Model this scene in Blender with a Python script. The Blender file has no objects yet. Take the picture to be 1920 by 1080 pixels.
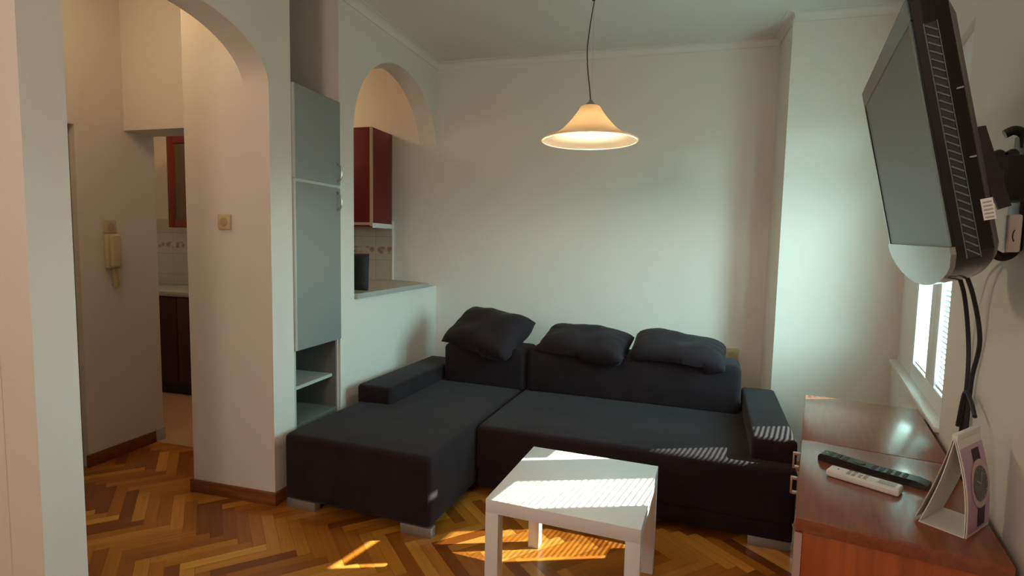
import bpy, bmesh, math, random
from mathutils import Vector, Matrix, noise
random.seed(7)
S = bpy.context.scene
COL = S.collection
PI = math.pi

# ------------------------------------------------------------------ helpers
def link(o, parent=None):
    COL.objects.link(o)
    if parent is not None:
        o.parent = parent
    return o

def tag(o, label=None, cat=None, group=None, kind=None):
    if label: o['label'] = label
    if cat: o['category'] = cat
    if group: o['group'] = group
    if kind: o['kind'] = kind
    return o

def thing(name, label, cat, loc=(0, 0, 0), rotz=0.0, group=None, mat=None):
    o = bpy.data.objects.new(name, None)
    o.empty_display_size = 0.1
    if mat is not None:
        o.matrix_world = mat
    else:
        o.location = loc
        o.rotation_euler = (0, 0, rotz)
    COL.objects.link(o)
    return tag(o, label, cat, group)

class MB:
    """collects shapes, then links them as one mesh object"""
    def __init__(self):
        self.bm = bmesh.new()
    def box(self, lo, hi, r=0.0, seg=2, mat=None):
        b = bmesh.new()
        bmesh.ops.create_cube(b, size=1.0)
        c = [(lo[i] + hi[i]) / 2 for i in range(3)]
        s = [hi[i] - lo[i] for i in range(3)]
        for v in b.verts:
            v.co = Vector((c[0] + v.co.x * s[0], c[1] + v.co.y * s[1], c[2] + v.co.z * s[2]))
        if r > 0:
            bmesh.ops.bevel(b, geom=list(b.edges), offset=r, segments=seg, affect='EDGES', profile=0.5)
        self.add(b, mat)
        return self
    def add(self, b, mat=None):
        if mat is not None:
            bmesh.ops.transform(b, matrix=mat, verts=list(b.verts))
        me = bpy.data.meshes.new('tmp')
        b.to_mesh(me); b.free()
        self.bm.from_mesh(me)
        bpy.data.meshes.remove(me)
    def prism(self, pts, fn):
        """pts: outline (a,b); fn(a,b,k) -> Vector for k=0,1 (two ends)"""
        b = bmesh.new()
        A = [b.verts.new(fn(p[0], p[1], 0)) for p in pts]
        B = [b.verts.new(fn(p[0], p[1], 1)) for p in pts]
        b.faces.new(A); b.faces.new(list(reversed(B)))
        n = len(pts)
        for i in range(n):
            j = (i + 1) % n
            b.faces.new((A[j], A[i], B[i], B[j]))
        bmesh.ops.recalc_face_normals(b, faces=list(b.faces))
        self.add(b)
        return self
    def lathe(self, prof, seg=48, mat=None, cap=False):
        b = bmesh.new()
        rings = []
        for r, z in prof:
            if r < 1e-6:
                rings.append([b.verts.new((0, 0, z))])
            else:
                rings.append([b.verts.new((r * math.cos(2 * PI * i / seg), r * math.sin(2 * PI * i / seg), z)) for i in range(seg)])
        for k in range(len(rings) - 1):
            P, Q = rings[k], rings[k + 1]
            for i in range(seg):
                j = (i + 1) % seg
                if len(P) == 1 and len(Q) == 1: continue
                if len(P) == 1: b.faces.new((P[0], Q[i], Q[j]))
                elif len(Q) == 1: b.faces.new((P[i], P[j], Q[0]))
                else: b.faces.new((P[i], P[j], Q[j], Q[i]))
        bmesh.ops.recalc_face_normals(b, faces=list(b.faces))
        self.add(b, mat)
        return self
    def cyl(self, a, c, r, seg=16):
        return self.tube([a, c], r, seg)
    def tube(self, pts, r, seg=10):
        b = bmesh.new()
        pts = [Vector(p) for p in pts]
        rr = r if isinstance(r, (list, tuple)) else [r] * len(pts)
        rings = []
        up = None
        for i, p in enumerate(pts):
            t = (pts[min(i + 1, len(pts) - 1)] - pts[max(i - 1, 0)]).normalized()
            if up is None:
                up = t.orthogonal().normalized()
            up = (up - t * up.dot(t)).normalized()
            w = t.cross(up)
            rings.append([b.verts.new(p + (up * math.cos(2 * PI * k / seg) + w * math.sin(2 * PI * k / seg)) * rr[i]) for k in range(seg)])
        for i in range(len(rings) - 1):
            for k in range(seg):
                l = (k + 1) % seg
                b.faces.new((rings[i][k], rings[i][l], rings[i + 1][l], rings[i + 1][k]))
        b.faces.new(list(reversed(rings[0]))); b.faces.new(rings[-1])
        bmesh.ops.recalc_face_normals(b, faces=list(b.faces))
        self.add(b)
        return self
    def build(self, name, m, parent=None, smooth=True, angle=35, mw=None):
        me = bpy.data.meshes.new(name)
        self.bm.to_mesh(me); self.bm.free()
        me.materials.append(m)
        if smooth:
            for p in me.polygons: p.use_smooth = True
            try: me.set_sharp_from_angle(angle=math.radians(angle))
            except Exception: pass
        o = bpy.data.objects.new(name, me)
        if mw is not None: o.matrix_world = mw
        return link(o, parent)

def spline(pts, n=8):
    pts = [Vector(p) for p in pts]
    out = []
    P = [pts[0] * 2 - pts[1]] + pts + [pts[-1] * 2 - pts[-2]]
    for i in range(1, len(P) - 2):
        a, b_, c, d = P[i - 1], P[i], P[i + 1], P[i + 2]
        for k in range(n):
            t = k / n
            out.append(0.5 * ((2 * b_) + (c - a) * t + (2 * a - 5 * b_ + 4 * c - d) * t * t + (3 * b_ - a - 3 * c + d) * t ** 3))
    out.append(pts[-1])
    return out

# ------------------------------------------------------------------ materials
def new_mat(name):
    m = bpy.data.materials.new(name); m.use_nodes = True
    nt = m.node_tree
    return m, nt, nt.nodes['Principled BSDF']

def mat(name, col, rough=0.5, metal=0.0, noise_scale=None, noise_amt=0.06, bump=0.0, bump_scale=60, spec=0.5, coat=0.0, sheen=0.0):
    m, nt, b = new_mat(name)
    N, L = nt.nodes, nt.links
    b.inputs['Base Color'].default_value = (*col, 1)
    b.inputs['Roughness'].default_value = rough
    b.inputs['Metallic'].default_value = metal
    b.inputs['Specular IOR Level'].default_value = spec
    b.inputs['Coat Weight'].default_value = coat
    b.inputs['Coat Roughness'].default_value = 0.08
    b.inputs['Sheen Weight'].default_value = sheen
    tc = N.new('ShaderNodeTexCoord')
    if noise_scale:
        n = N.new('ShaderNodeTexNoise'); n.inputs['Scale'].default_value = noise_scale; n.inputs['Detail'].default_value = 4
        L.new(tc.outputs['Object'], n.inputs['Vector'])
        mx = N.new('ShaderNodeMix'); mx.data_type = 'RGBA'
        mx.inputs['A'].default_value = (*[c * (1 - noise_amt) for c in col], 1)
        mx.inputs['B'].default_value = (*[min(1, c * (1 + noise_amt)) for c in col], 1)
        L.new(n.outputs['Fac'], mx.inputs['Factor'])
        L.new(mx.outputs['Result'], b.inputs['Base Color'])
    if bump > 0:
        n2 = N.new('ShaderNodeTexNoise'); n2.inputs['Scale'].default_value = bump_scale; n2.inputs['Detail'].default_value = 5
        L.new(tc.outputs['Object'], n2.inputs['Vector'])
        bp = N.new('ShaderNodeBump'); bp.inputs['Strength'].default_value = bump; bp.inputs['Distance'].default_value = 0.004
        L.new(n2.outputs['Fac'], bp.inputs['Height'])
        L.new(bp.outputs['Normal'], b.inputs['Normal'])
    return m

def wood_mat(name, dark, light, axis=(1, 14, 14), rough=0.35, coat=0.2, scale=3.0):
    m, nt, b = new_mat(name)
    N, L = nt.nodes, nt.links
    tc = N.new('ShaderNodeTexCoord'); mp = N.new('ShaderNodeMapping')
    mp.inputs['Scale'].default_value = axis
    L.new(tc.outputs['Object'], mp.inputs['Vector'])
    n = N.new('ShaderNodeTexNoise'); n.inputs['Scale'].default_value = scale; n.inputs['Detail'].default_value = 8; n.inputs['Distortion'].default_value = 0.6
    L.new(mp.outputs['Vector'], n.inputs['Vector'])
    r = N.new('ShaderNodeValToRGB')
    r.color_ramp.elements[0].position = 0.3; r.color_ramp.elements[0].color = (*dark, 1)
    r.color_ramp.elements[1].position = 0.7; r.color_ramp.elements[1].color = (*light, 1)
    L.new(n.outputs['Fac'], r.inputs['Fac']); L.new(r.outputs['Color'], b.inputs['Base Color'])
    b.inputs['Roughness'].default_value = rough
    b.inputs['Coat Weight'].default_value = coat; b.inputs['Coat Roughness'].default_value = 0.12
    return m

def parquet_mat():
    m, nt, b = new_mat('parquet')
    N, L = nt.nodes, nt.links
    at = N.new('ShaderNodeAttribute'); at.attribute_name = 'tone'
    uv = N.new('ShaderNodeUVMap'); uv.uv_map = 'UVMap'
    mp = N.new('ShaderNodeMapping'); mp.inputs['Scale'].default_value = (3, 60, 1)
    L.new(uv.outputs['UV'], mp.inputs['Vector'])
    n = N.new('ShaderNodeTexNoise'); n.inputs['Scale'].default_value = 1.0; n.inputs['Detail'].default_value = 6; n.inputs['Distortion'].default_value = 0.3
    L.new(mp.outputs['Vector'], n.inputs['Vector'])
    r = N.new('ShaderNodeValToRGB')
    e = r.color_ramp.elements
    e[0].position = 0.0; e[0].color = (0.21, 0.055, 0.005, 1)
    e[1].position = 1.0; e[1].color = (0.68, 0.31, 0.055, 1)
    k = e.new(0.5); k.color = (0.42, 0.145, 0.015, 1)
    L.new(at.outputs['Fac'], r.inputs['Fac'])
    hs = N.new('ShaderNodeMix'); hs.data_type = 'RGBA'; hs.blend_type = 'MULTIPLY'
    hs.inputs['Factor'].default_value = 0.5
    r2 = N.new('ShaderNodeValToRGB')
    r2.color_ramp.elements[0].position = 0.3; r2.color_ramp.elements[0].color = (0.6, 0.55, 0.5, 1)
    r2.color_ramp.elements[1].position = 0.65; r2.color_ramp.elements[1].color = (1, 1, 1, 1)
    L.new(n.outputs['Fac'], r2.inputs['Fac'])
    L.new(r.outputs['Color'], hs.inputs['A']); L.new(r2.outputs['Color'], hs.inputs['B'])
    L.new(hs.outputs['Result'], b.inputs['Base Color'])
    b.inputs['Roughness'].default_value = 0.34
    b.inputs['Coat Weight'].default_value = 0.25; b.inputs['Coat Roughness'].default_value = 0.15
    return m

def tile_mat(name, base, grout, size, band=None):
    """square tiles on a wall (x,z) or floor (x,y) with optional coloured border band at height band=(z0,z1,col)"""
    m, nt, b = new_mat(name)
    N, L = nt.nodes, nt.links
    tc = N.new('ShaderNodeTexCoord'); sp = N.new('ShaderNodeSeparateXYZ')
    L.new(tc.outputs['Object'], sp.inputs['Vector'])
    cb = N.new('ShaderNodeCombineXYZ')
    L.new(sp.outputs['X'], cb.inputs['X']); L.new(sp.outputs['Z' if band else 'Y'], cb.inputs['Y'])
    br = N.new('ShaderNodeTexBrick'); br.offset = 0.0
    br.inputs['Color1'].default_value = (*base, 1); br.inputs['Color2'].default_value = (*[c * .94 for c in base], 1)
    br.inputs['Mortar'].default_value = (*grout, 1); br.inputs['Scale'].default_value = 1.0
    br.inputs['Mortar Size'].default_value = 0.003; br.inputs['Brick Width'].default_value = size; br.inputs['Row Height'].default_value = size
    L.new(cb.outputs['Vector'], br.inputs['Vector'])
    out = br.outputs['Color']
    if band:
        def cmp(op, v):
            n = N.new('ShaderNodeMath'); n.operation = op; n.inputs[1].default_value = v
            L.new(sp.outputs['Z'], n.inputs[0]); return n.outputs[0]
        mu = N.new('ShaderNodeMath'); mu.operation = 'MULTIPLY'
        L.new(cmp('GREATER_THAN', band[0]), mu.inputs[0]); L.new(cmp('LESS_THAN', band[1]), mu.inputs[1])
        vo = N.new('ShaderNodeTexVoronoi'); vo.inputs['Scale'].default_value = 22
        L.new(cb.outputs['Vector'], vo.inputs['Vector'])
        cr = N.new('ShaderNodeValToRGB')
        cr.color_ramp.elements[0].color = (*band[2], 1); cr.color_ramp.elements[0].position = 0.3
        cr.color_ramp.elements[1].color = (*base, 1); cr.color_ramp.elements[1].position = 0.7
        L.new(vo.outputs['Distance'], cr.inputs['Fac'])
        mx = N.new('ShaderNodeMix'); mx.data_type = 'RGBA'
        L.new(mu.outputs[0], mx.inputs['Factor']); L.new(out, mx.inputs['A']); L.new(cr.outputs['Color'], mx.inputs['B'])
        out = mx.outputs['Result']
    L.new(out, b.inputs['Base Color'])
    b.inputs['Roughness'].default_value = 0.3
    return m

def emit_mat(name, col, strength):
    m, nt, b = new_mat(name)
    b.inputs['Base Color'].default_value = (*col, 1)
    b.inputs['Emission Color'].default_value = (*col, 1)
    b.inputs['Emission Strength'].default_value = strength
    return m

def glass_mat(name, tint=(1, 1, 1), refl=0.06):
    m = bpy.data.materials.new(name); m.use_nodes = True
    nt = m.node_tree; N, L = nt.nodes, nt.links
    N.clear()
    out = N.new('ShaderNodeOutputMaterial'); mx = N.new('ShaderNodeMixShader')
    tr = N.new('ShaderNodeBsdfTransparent'); tr.inputs['Color'].default_value = (*tint, 1)
    gl = N.new('ShaderNodeBsdfGlossy'); gl.inputs['Roughness'].default_value = 0.02
    mx.inputs['Fac'].default_value = refl
    L.new(tr.outputs[0], mx.inputs[1]); L.new(gl.outputs[0], mx.inputs[2]); L.new(mx.outputs[0], out.inputs['Surface'])
    return m

def shade_mat():
    m = bpy.data.materials.new('opal_glass'); m.use_nodes = True
    nt = m.node_tree; N, L = nt.nodes, nt.links
    N.clear()
    out = N.new('ShaderNodeOutputMaterial'); mx = N.new('ShaderNodeMixShader'); ad = N.new('ShaderNodeMixShader')
    d = N.new('ShaderNodeBsdfDiffuse'); d.inputs['Color'].default_value = (0.62, 0.55, 0.44, 1)
    t = N.new('ShaderNodeBsdfTranslucent'); t.inputs['Color'].default_value = (0.92, 0.76, 0.54, 1)
    g = N.new('ShaderNodeBsdfGlossy'); g.inputs['Roughness'].default_value = 0.25
    mx.inputs['Fac'].default_value = 0.55
    L.new(d.outputs[0], mx.inputs[1]); L.new(t.outputs[0], mx.inputs[2])
    ad.inputs['Fac'].default_value = 0.05
    L.new(mx.outputs[0], ad.inputs[1]); L.new(g.outputs[0], ad.inputs[2])
    L.new(ad.outputs[0], out.inputs['Surface'])
    return m

def fabric_mat():
    m, nt, b = new_mat('charcoal_fabric')
    N, L = nt.nodes, nt.links
    tc = N.new('ShaderNodeTexCoord')
    n = N.new('ShaderNodeTexNoise'); n.inputs['Scale'].default_value = 9; n.inputs['Detail'].default_value = 6
    L.new(tc.outputs['Object'], n.inputs['Vector'])
    r = N.new('ShaderNodeValToRGB')
    r.color_ramp.elements[0].position = 0.3; r.color_ramp.elements[0].color = (0.0110, 0.0065, 0.0095, 1)
    r.color_ramp.elements[1].position = 0.75; r.color_ramp.elements[1].color = (0.020, 0.0120, 0.0170, 1)
    L.new(n.outputs['Fac'], r.inputs['Fac']); L.new(r.outputs['Color'], b.inputs['Base Color'])
    w = N.new('ShaderNodeTexNoise'); w.inputs['Scale'].default_value = 420; w.inputs['Detail'].default_value = 2
    L.new(tc.outputs['Object'], w.inputs['Vector'])
    bp = N.new('ShaderNodeBump'); bp.inputs['Strength'].default_value = 0.35; bp.inputs['Distance'].default_value = 0.002
    L.new(w.outputs['Fac'], bp.inputs['Height']); L.new(bp.outputs['Normal'], b.inputs['Normal'])
    b.inputs['Roughness'].default_value = 0.85
    b.inputs['Specular IOR Level'].default_value = 0.25
    b.inputs['Sheen Weight'].default_value = 0.06; b.inputs['Sheen Roughness'].default_value = 0.5
    return m

M = {}
M['wall'] = mat('wall_paint', (0.74, 0.71, 0.66), 0.92, noise_scale=1.2, noise_amt=0.02, bump=0.12, bump_scale=140, spec=0.2)
M['ceiling'] = mat('ceiling_paint', (0.74, 0.72, 0.69), 0.95, noise_scale=1.0, noise_amt=0.02, spec=0.2)
M['parquet'] = parquet_mat()
M['skirting'] = wood_mat('skirting_wood', (0.16, 0.046, 0.010), (0.27, 0.09, 0.022), (2, 2, 30), 0.4, 0.1)
M['veneer'] = wood_mat('dresser_veneer', (0.19, 0.050, 0.017), (0.285, 0.082, 0.028), (16, 1.2, 16), 0.28, 0.35, 4)
M['veneer_end'] = wood_mat('dresser_side_veneer', (0.28, 0.056, 0.008), (0.44, 0.105, 0.014), (14, 14, 1.0), 0.34, 0.2, 3)
M['fabric'] = fabric_mat()
M['lacquer'] = mat('white_lacquer', (0.80, 0.80, 0.80), 0.32, noise_scale=3, noise_amt=0.01, spec=0.5)
M['legmetal'] = mat('brushed_grey_metal', (0.33, 0.33, 0.33), 0.42, 0.6, noise_scale=30, noise_amt=0.1)
M['steel'] = mat('satin_steel', (0.55, 0.55, 0.54), 0.3, 1.0, noise_scale=30, noise_amt=0.05)
M['greylam'] = mat('grey_laminate', (0.27, 0.29, 0.28), 0.42, noise_scale=4, noise_amt=0.03)
M['greyedge'] = mat('pale_grey_edge', (0.50, 0.52, 0.50), 0.4, noise_scale=4, noise_amt=0.02)
M['greydark'] = mat('dark_carcass', (0.17, 0.18, 0.17), 0.55, noise_scale=4, noise_amt=0.05)
M['counter'] = mat('grey_worktop', (0.38, 0.38, 0.37), 0.35, noise_scale=60, noise_amt=0.15)
M['redcab'] = mat('red_brown_cabinet', (0.15, 0.006, 0.006), 0.35, noise_scale=5, noise_amt=0.08)
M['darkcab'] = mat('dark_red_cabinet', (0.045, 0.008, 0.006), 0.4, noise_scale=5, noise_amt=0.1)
M['pinkedge'] = mat('pale_cabinet_edge', (0.46, 0.33, 0.28), 0.5, noise_scale=5, noise_amt=0.05)
M['smoked'] = mat('smoked_glass', (0.09, 0.065, 0.035), 0.25, noise_scale=6, noise_amt=0.15)
M['tile'] = tile_mat('kitchen_wall_tile', (0.55, 0.50, 0.42), (0.40, 0.36, 0.30), 0.20, (1.255, 1.315, (0.36, 0.20, 0.15)))
M['floortile'] = tile_mat('kitchen_floor_tile', (0.52, 0.34, 0.20), (0.40, 0.26, 0.16), 0.30)
M['beige'] = mat('aged_beige_plastic', (0.60, 0.50, 0.30), 0.45, noise_scale=20, noise_amt=0.05)
M['beigedk'] = mat('aged_beige_plastic_dark', (0.46, 0.38, 0.23), 0.5, noise_scale=20, noise_amt=0.05)  # darker beige for the knob, cord and plug
M['whiteplast'] = mat('white_plastic', (0.78, 0.77, 0.75), 0.35, noise_scale=10, noise_amt=0.02)
M['greyplast'] = mat('grey_plastic', (0.36, 0.37, 0.33), 0.4, noise_scale=10, noise_amt=0.05)
M['blackplast'] = mat('black_plastic', (0.012, 0.012, 0.012), 0.4, noise_scale=20, noise_amt=0.2)
M['blackrub'] = mat('black_rubber', (0.02, 0.019, 0.02), 0.6, noise_scale=20, noise_amt=0.2)
M['btn'] = mat('charcoal_button', (0.045, 0.042, 0.04), 0.5, noise_scale=30, noise_amt=0.2)
M['gloss'] = mat('piano_black', (0.006, 0.006, 0.007), 0.10, spec=0.35, noise_scale=8, noise_amt=0.1)
M['chin'] = mat('grey_gloss_trim', (0.30, 0.30, 0.30), 0.16, 0.55, spec=0.6, noise_scale=8, noise_amt=0.03)
M['screen'] = mat('lcd_screen', (0.045, 0.042, 0.038), 0.34, spec=0.9, noise_scale=8, noise_amt=0.04)
M['vent'] = mat('vent_rib_plastic', (0.10, 0.15, 0.15), 0.3, noise_scale=20, noise_amt=0.1, spec=0.6)  # teal base colour stands in for cyan reflections on the ribs
M['paper'] = mat('white_card', (0.80, 0.78, 0.74), 0.6, noise_scale=8, noise_amt=0.02)
M['pink'] = mat('pink_print', (0.55, 0.36, 0.50), 0.35, noise_scale=4, noise_amt=0.15)
M['rose'] = mat('rose_watch_case', (0.66, 0.50, 0.50), 0.35, noise_scale=8, noise_amt=0.05)
M['dial'] = mat('grey_watch_dial', (0.10, 0.09, 0.09), 0.35, noise_scale=8, noise_amt=0.1)
M['strap'] = mat('plum_watch_strap', (0.14, 0.06, 0.09), 0.45, noise_scale=8, noise_amt=0.1)
M['frame'] = mat('white_window_frame', (0.78, 0.78, 0.77), 0.35, noise_scale=5, noise_amt=0.02)
M['slat'] = mat('aluminium_slat', (0.60, 0.78, 0.76), 0.4, noise_scale=5, noise_amt=0.02)
M['glass'] = glass_mat('window_glass', (0.93, 1.0, 0.99), 0.05)
M['door'] = mat('grey_brown_door', (0.15, 0.125, 0.105), 0.5, noise_scale=6, noise_amt=0.06)
M['shade'] = shade_mat()
M['bulb'] = emit_mat('lit_bulb', (1.0, 0.80, 0.58), 330.0)
M['cord'] = mat('brown_cord', (0.06, 0.05, 0.045), 0.6, noise_scale=50, noise_amt=0.2)
M['blackcloth'] = mat('black_cloth', (0.015, 0.02, 0.022), 0.8, noise_scale=20, noise_amt=0.2)

# ------------------------------------------------------------------ the room
H = 2.80
XL, TL = -1.9207, 0.0194
def lw(y): return XL + TL * y            # the left wall's face
YB = 4.19                                # back wall
TH = 0.15

def struct(name, mb, m, parent=None, **k):
    o = mb.build(name, m, parent, **k)
    if parent is None: o['kind'] = 'structure'
    return o

# floor: herringbone planks
def make_floor():
    W, Nn = 0.055, 6
    Lp = W * Nn
    cu, cv = Vector((math.cos(-PI / 4), math.sin(-PI / 4))), Vector((math.cos(PI / 4), math.sin(PI / 4)))
    off = Vector((-1.633, 2.146))
    bm = bmesh.new()
    uvl = bm.loops.layers.uv.new('UVMap')
    tl = bm.loops.layers.float_color.new('tone')
    g = 0.0006
    x0, x1, y0, y1 = -3.42, 1.75, -2.35, 4.25
    for i in range(-110, 110):
        for k in range(-14, 15):
            for kind in (0, 1):
                if kind == 0: a0, b0, la, lb = i, i, Nn, 1
                else: a0, b0, la, lb = i, i + 1, 1, Nn
                a0 += 2 * Nn * k
                c = off + cu * ((a0 + la / 2) * W) + cv * ((b0 + lb / 2) * W)
                if not (x0 - .2 < c.x < x1 + .2 and y0 - .2 < c.y < y1 + .2): continue
                tone = min(1, max(0, random.gauss(0.5, 0.30)))
                ru = random.random() * 40
                vs, uvs = [], []
                for (p, q) in ((0, 0), (1, 0), (1, 1), (0, 1)):
                    aa = a0 * W + (g if p == 0 else la * W - g)
                    bb = b0 * W + (g if q == 0 else lb * W - g)
                    P = off + cu * aa + cv * bb
                    vs.append(bm.verts.new((P.x, P.y, 0)))
                    uvs.append((ru + p * Lp, ru + q * W) if kind == 0 else (ru + q * Lp, ru + p * W))
                f = bm.faces.new(vs)
                for l, u in zip(f.loops, uvs):
                    l[uvl].uv = u; l[tl] = (tone, tone, tone, 1)
    for n, p in (((1, 0, 0), (x1, 0, 0)), ((-1, 0, 0), (x0, 0, 0)), ((0, 1, 0), (0, y1, 0)), ((0, -1, 0), (0, y0, 0))):
        bmesh.ops.bisect_plane(bm, geom=list(bm.verts) + list(bm.edges) + list(bm.faces), plane_co=p, plane_no=n, clear_outer=True)
    # dark bed under the joints
    vs = [bm.verts.new((x, y, -0.0015)) for x, y in ((x0, y0), (x1, y0), (x1, y1), (x0, y1))]
    f = bm.faces.new(vs)
    for l in f.loops: l[tl] = (0, 0, 0, 1)
    bmesh.ops.recalc_face_normals(bm, faces=list(bm.faces))
    for f in bm.faces:
        if f.normal.z < 0: f.normal_flip()
    me = bpy.data.meshes.new('floor'); bm.to_mesh(me); bm.free()
    me.materials.append(M['parquet'])
    o = bpy.data.objects.new('floor', me); link(o); o['kind'] = 'structure'
make_floor()
struct('floor_kitchen', MB().box((-5.0, 2.745, -0.02), (-2.0, YB, 0.003)), M['floortile'])
struct('ceiling', MB().box((-5.1, -2.4, H), (1.9, YB + .1, H + .1)), M['ceiling'])

# left wall with the two arches
def arch(yc, hw, zs, b, n=40):
    return [(yc - hw * math.cos(PI * i / n), zs + b * math.sin(PI * i / n)) for i in range(n + 1)]
wl = MB()
fx = lambda y, z, k: Vector((lw(y) - TH * k, y, z))
Y0 = 1.21
a1 = arch(1.803, 0.461, 2.10, 0.245)
wl.prism([(Y0, 0), (1.342, 0)] + a1 + [(2.264, 0), (2.42, 0), (2.42, H), (Y0, H)], fx)
wl.prism([(2.835, 0), (YB, 0), (YB, 1.0), (2.835, 1.0)], fx)
a2 = arch(3.5865, 0.6035, 2.03, 0.562)
wl.prism([(2.835, 1.0), (2.983, 1.0)] + a2 + [(YB, H), (2.835, H)], fx)
# thick pier and the sides and back of the cupboard niche
wl.box((-2.395, 2.264, 0), (lw(2.264) - TH, 2.42, H))
wl.box((-2.395, 2.835, 0), (lw(2.835) - TH, 2.90, H))
wl.box((-2.395, 2.42, 0), (-2.34, 2.835, H))
struct('wall_left', wl, M['wall'], angle=25)

# near stub wall that faces the viewer, left of the big arch
struct('wall_left_near', MB().box((-3.5, Y0 - 0.0, 0), (lw(Y0) - TH + .001, 1.30, H)), M['wall'])
struct('wall_left_outer', MB().box((-3.55, -2.4, 0), (-3.40, 1.2, H)), M['wall'])

# hall
wh = MB()
fh = lambda y, z, k: Vector((-3.22 - 0.12 * k, y, z))
wh.prism([(1.30, 0), (1.36, 0), (1.36, 1.98), (2.315, 1.98), (2.315, 0), (2.81, 0), (2.81, H), (1.30, H)], fh)
struct('wall_hall', wh, M['wall'])
d1 = struct('door_1', MB().box((-3.345, 1.30, 0.0), (-3.295, 2.36, 2.02)), M['door'])
fr = MB().box((-3.30, 1.362, 1.2), (-3.282, 2.29, 1.215)).box((-3.30, 2.285, 0.005), (-3.262, 2.314, 1.978))
fr.build('door_frame', M['door'], d1)
struct('wall_kitchen_header', MB().box((-3.22, 2.61, 2.005), (-2.395, 2.81, H)).box((-2.395, 2.42, 0), (-2.345, 2.81, H)), M['wall'])
struct('wall_kitchen_front', MB().box((-5.0, 2.72, 0), (-3.34, 2.81, H)), M['wall'])
struct('wall_kitchen_left', MB().box((-5.1, 2.7, 0), (-5.0, YB, H)), M['wall'])
struct('wall_back', MB().box((-5.1, YB, 0), (1.75, YB + .1, H)), M['wall'])
struct('wall_rear', MB().box((-3.5, -2.4, 0), (1.2, -2.25, H)), M['wall'])
struct('wall_chimney', MB().box((0.692, 3.78, 0), (1.75, YB, H)), M['wall'])
struct('trim_tile_splashback', MB().box((-5.0, YB - .008, 0.85), (-2.247, YB, 1.53)), M['tile'])
struct('trim_tile_edge', MB().box((-2.247, YB - .011, 1.035), (-2.236, YB, 1.53)), M['frame'])

# shallow cove where the ceiling meets the walls
def cove(a, b, nrm):
    mb = MB(); a, b, nrm = Vector(a), Vector(b), Vector(nrm)
    prof = [(0, -0.05), (0.006, -0.05)] + [(0.04 - 0.034 * math.cos(PI / 2 * i / 6), -0.038 + 0.032 * math.sin(PI / 2 * i / 6)) for i in range(7)] + [(0.05, -0.006), (0.05, 0), (0, 0)]
    return mb.prism(prof, lambda p, q, k: (a if k == 0 else b) + nrm * p + Vector((0, 0, H + q)))
struct('trim_1', cove((lw(YB), YB, 0), (0.692, YB, 0), (0, -1, 0)), M['ceiling'])
struct('trim_2', cove((lw(2.835), 2.835, 0), (lw(YB), YB, 0), (1, 0, 0)), M['ceiling'])
struct('trim_3', cove((0.692, 3.78, 0), (1.36, 3.78, 0), (0, -1, 0)), M['ceiling'])
struct('trim_4', cove((0.692, 3.71, 0), (0.692, YB, 0), (-1, 0, 0)), M['ceiling'])

# skirting boards
sk = MB()
sk.box((-2.410, 2.250, 0), (lw(2.26) + .012, 2.264, 0.068), .002)
sk.box((lw(2.26), 2.262, 0), (lw(2.26) + .012, 2.42, 0.068), .002)
struct('baseboard_pier', sk, M['skirting'])
struct('baseboard_hall', MB().box((-3.22, 2.30, 0), (-3.207, 2.745, 0.075), .002), M['skirting'])
struct('trim_doorway_stop', MB().box((-3.222, 2.747, 0), (-3.205, 2.813, 0.085), .002), M['greyedge'])
struct('baseboard_back', MB().box((lw(4.1), YB - .014, 0), (0.692, YB, 0.07), .002), M['skirting'])

# right wall frame: s across (into the wall), t along (away from the viewer)
O = Vector((0.3531, 1.4908, 0)); DA = -0.2369
EX = Vector((math.cos(DA), math.sin(DA), 0)); EY = Vector((-math.sin(DA), math.cos(DA), 0))
MR = Matrix(((EX.x, EY.x, 0, O.x), (EX.y, EY.y, 0, O.y), (0, 0, 1, 0), (0, 0, 0, 1)))
SW = 0.435                                # wall face
T0, T1, ZS, ZT, ZI = 0.955, 2.46, 0.70, 2.42, 2.185  # window recess
SF = 0.46                                # window frame face
wr = MB()
wr.box((SW, -4.2, 0), (SW + .22, T0, H))
wr.box((SW, T0, 0), (SW + .22, 2.9, ZS))
wr.box((SW, T0, ZI), (SF + .06, 2.9, H)).box((SF + .06, T0, ZT), (SW + .22, 2.9, H))
wr.box((SF + .004, 1.90, ZS), (SF + .065, 2.14, ZI)).box((SF + .004, 2.14, ZS), (SW + .22, 2.9, ZT))
struct('wall_right', wr, M['wall'], mw=MR)
struct('trim_sill', MB().box((SW - .016, T0, ZS), (SF + .01, 2.41, ZS + .018), .003), M['frame'], mw=MR)

# window: frame with two sashes and blinds
GA, GB = (0.985, 1.285), (1.500, 1.850)
ZG0, ZG1, ZA1 = 0.80, 2.14, 1.90
w1 = MB()
w1.box((SF, T0, ZS + .018), (SF + .06, 1.90, ZG0), .004)
w1.box((SF, T0, ZG1), (SF + .06, 1.90, ZI), .004)
w1.box((SF, T0, ZG0), (SF + .06, GA[0], ZG1), .003)
w1.box((SF, GA[0] - .002, ZA1), (SF + .05, GA[1] + .002, ZG1), .002)
w1.box((SF, GA[1], ZG0), (SF + .06, 1.392, ZG1), .003)
w1.box((SF + .002, 1.395, ZG0), (SF + .06, GB[0], ZG1), .003)
w1.box((SF, GB[1], ZG0), (SF + .06, 1.90, ZG1), .003)
win = struct('window_1', w1, M['frame'], mw=MR)
pn = MB()
for g, zt in ((GA, ZA1), (GB, ZG1)):
    pn.box((SF + .030, g[0] - .004, ZG0 - .004), (SF + .034, g[1] + .004, zt + .004))
p_ = pn.build('window_pane', M['glass'], win, smooth=False)
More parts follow.
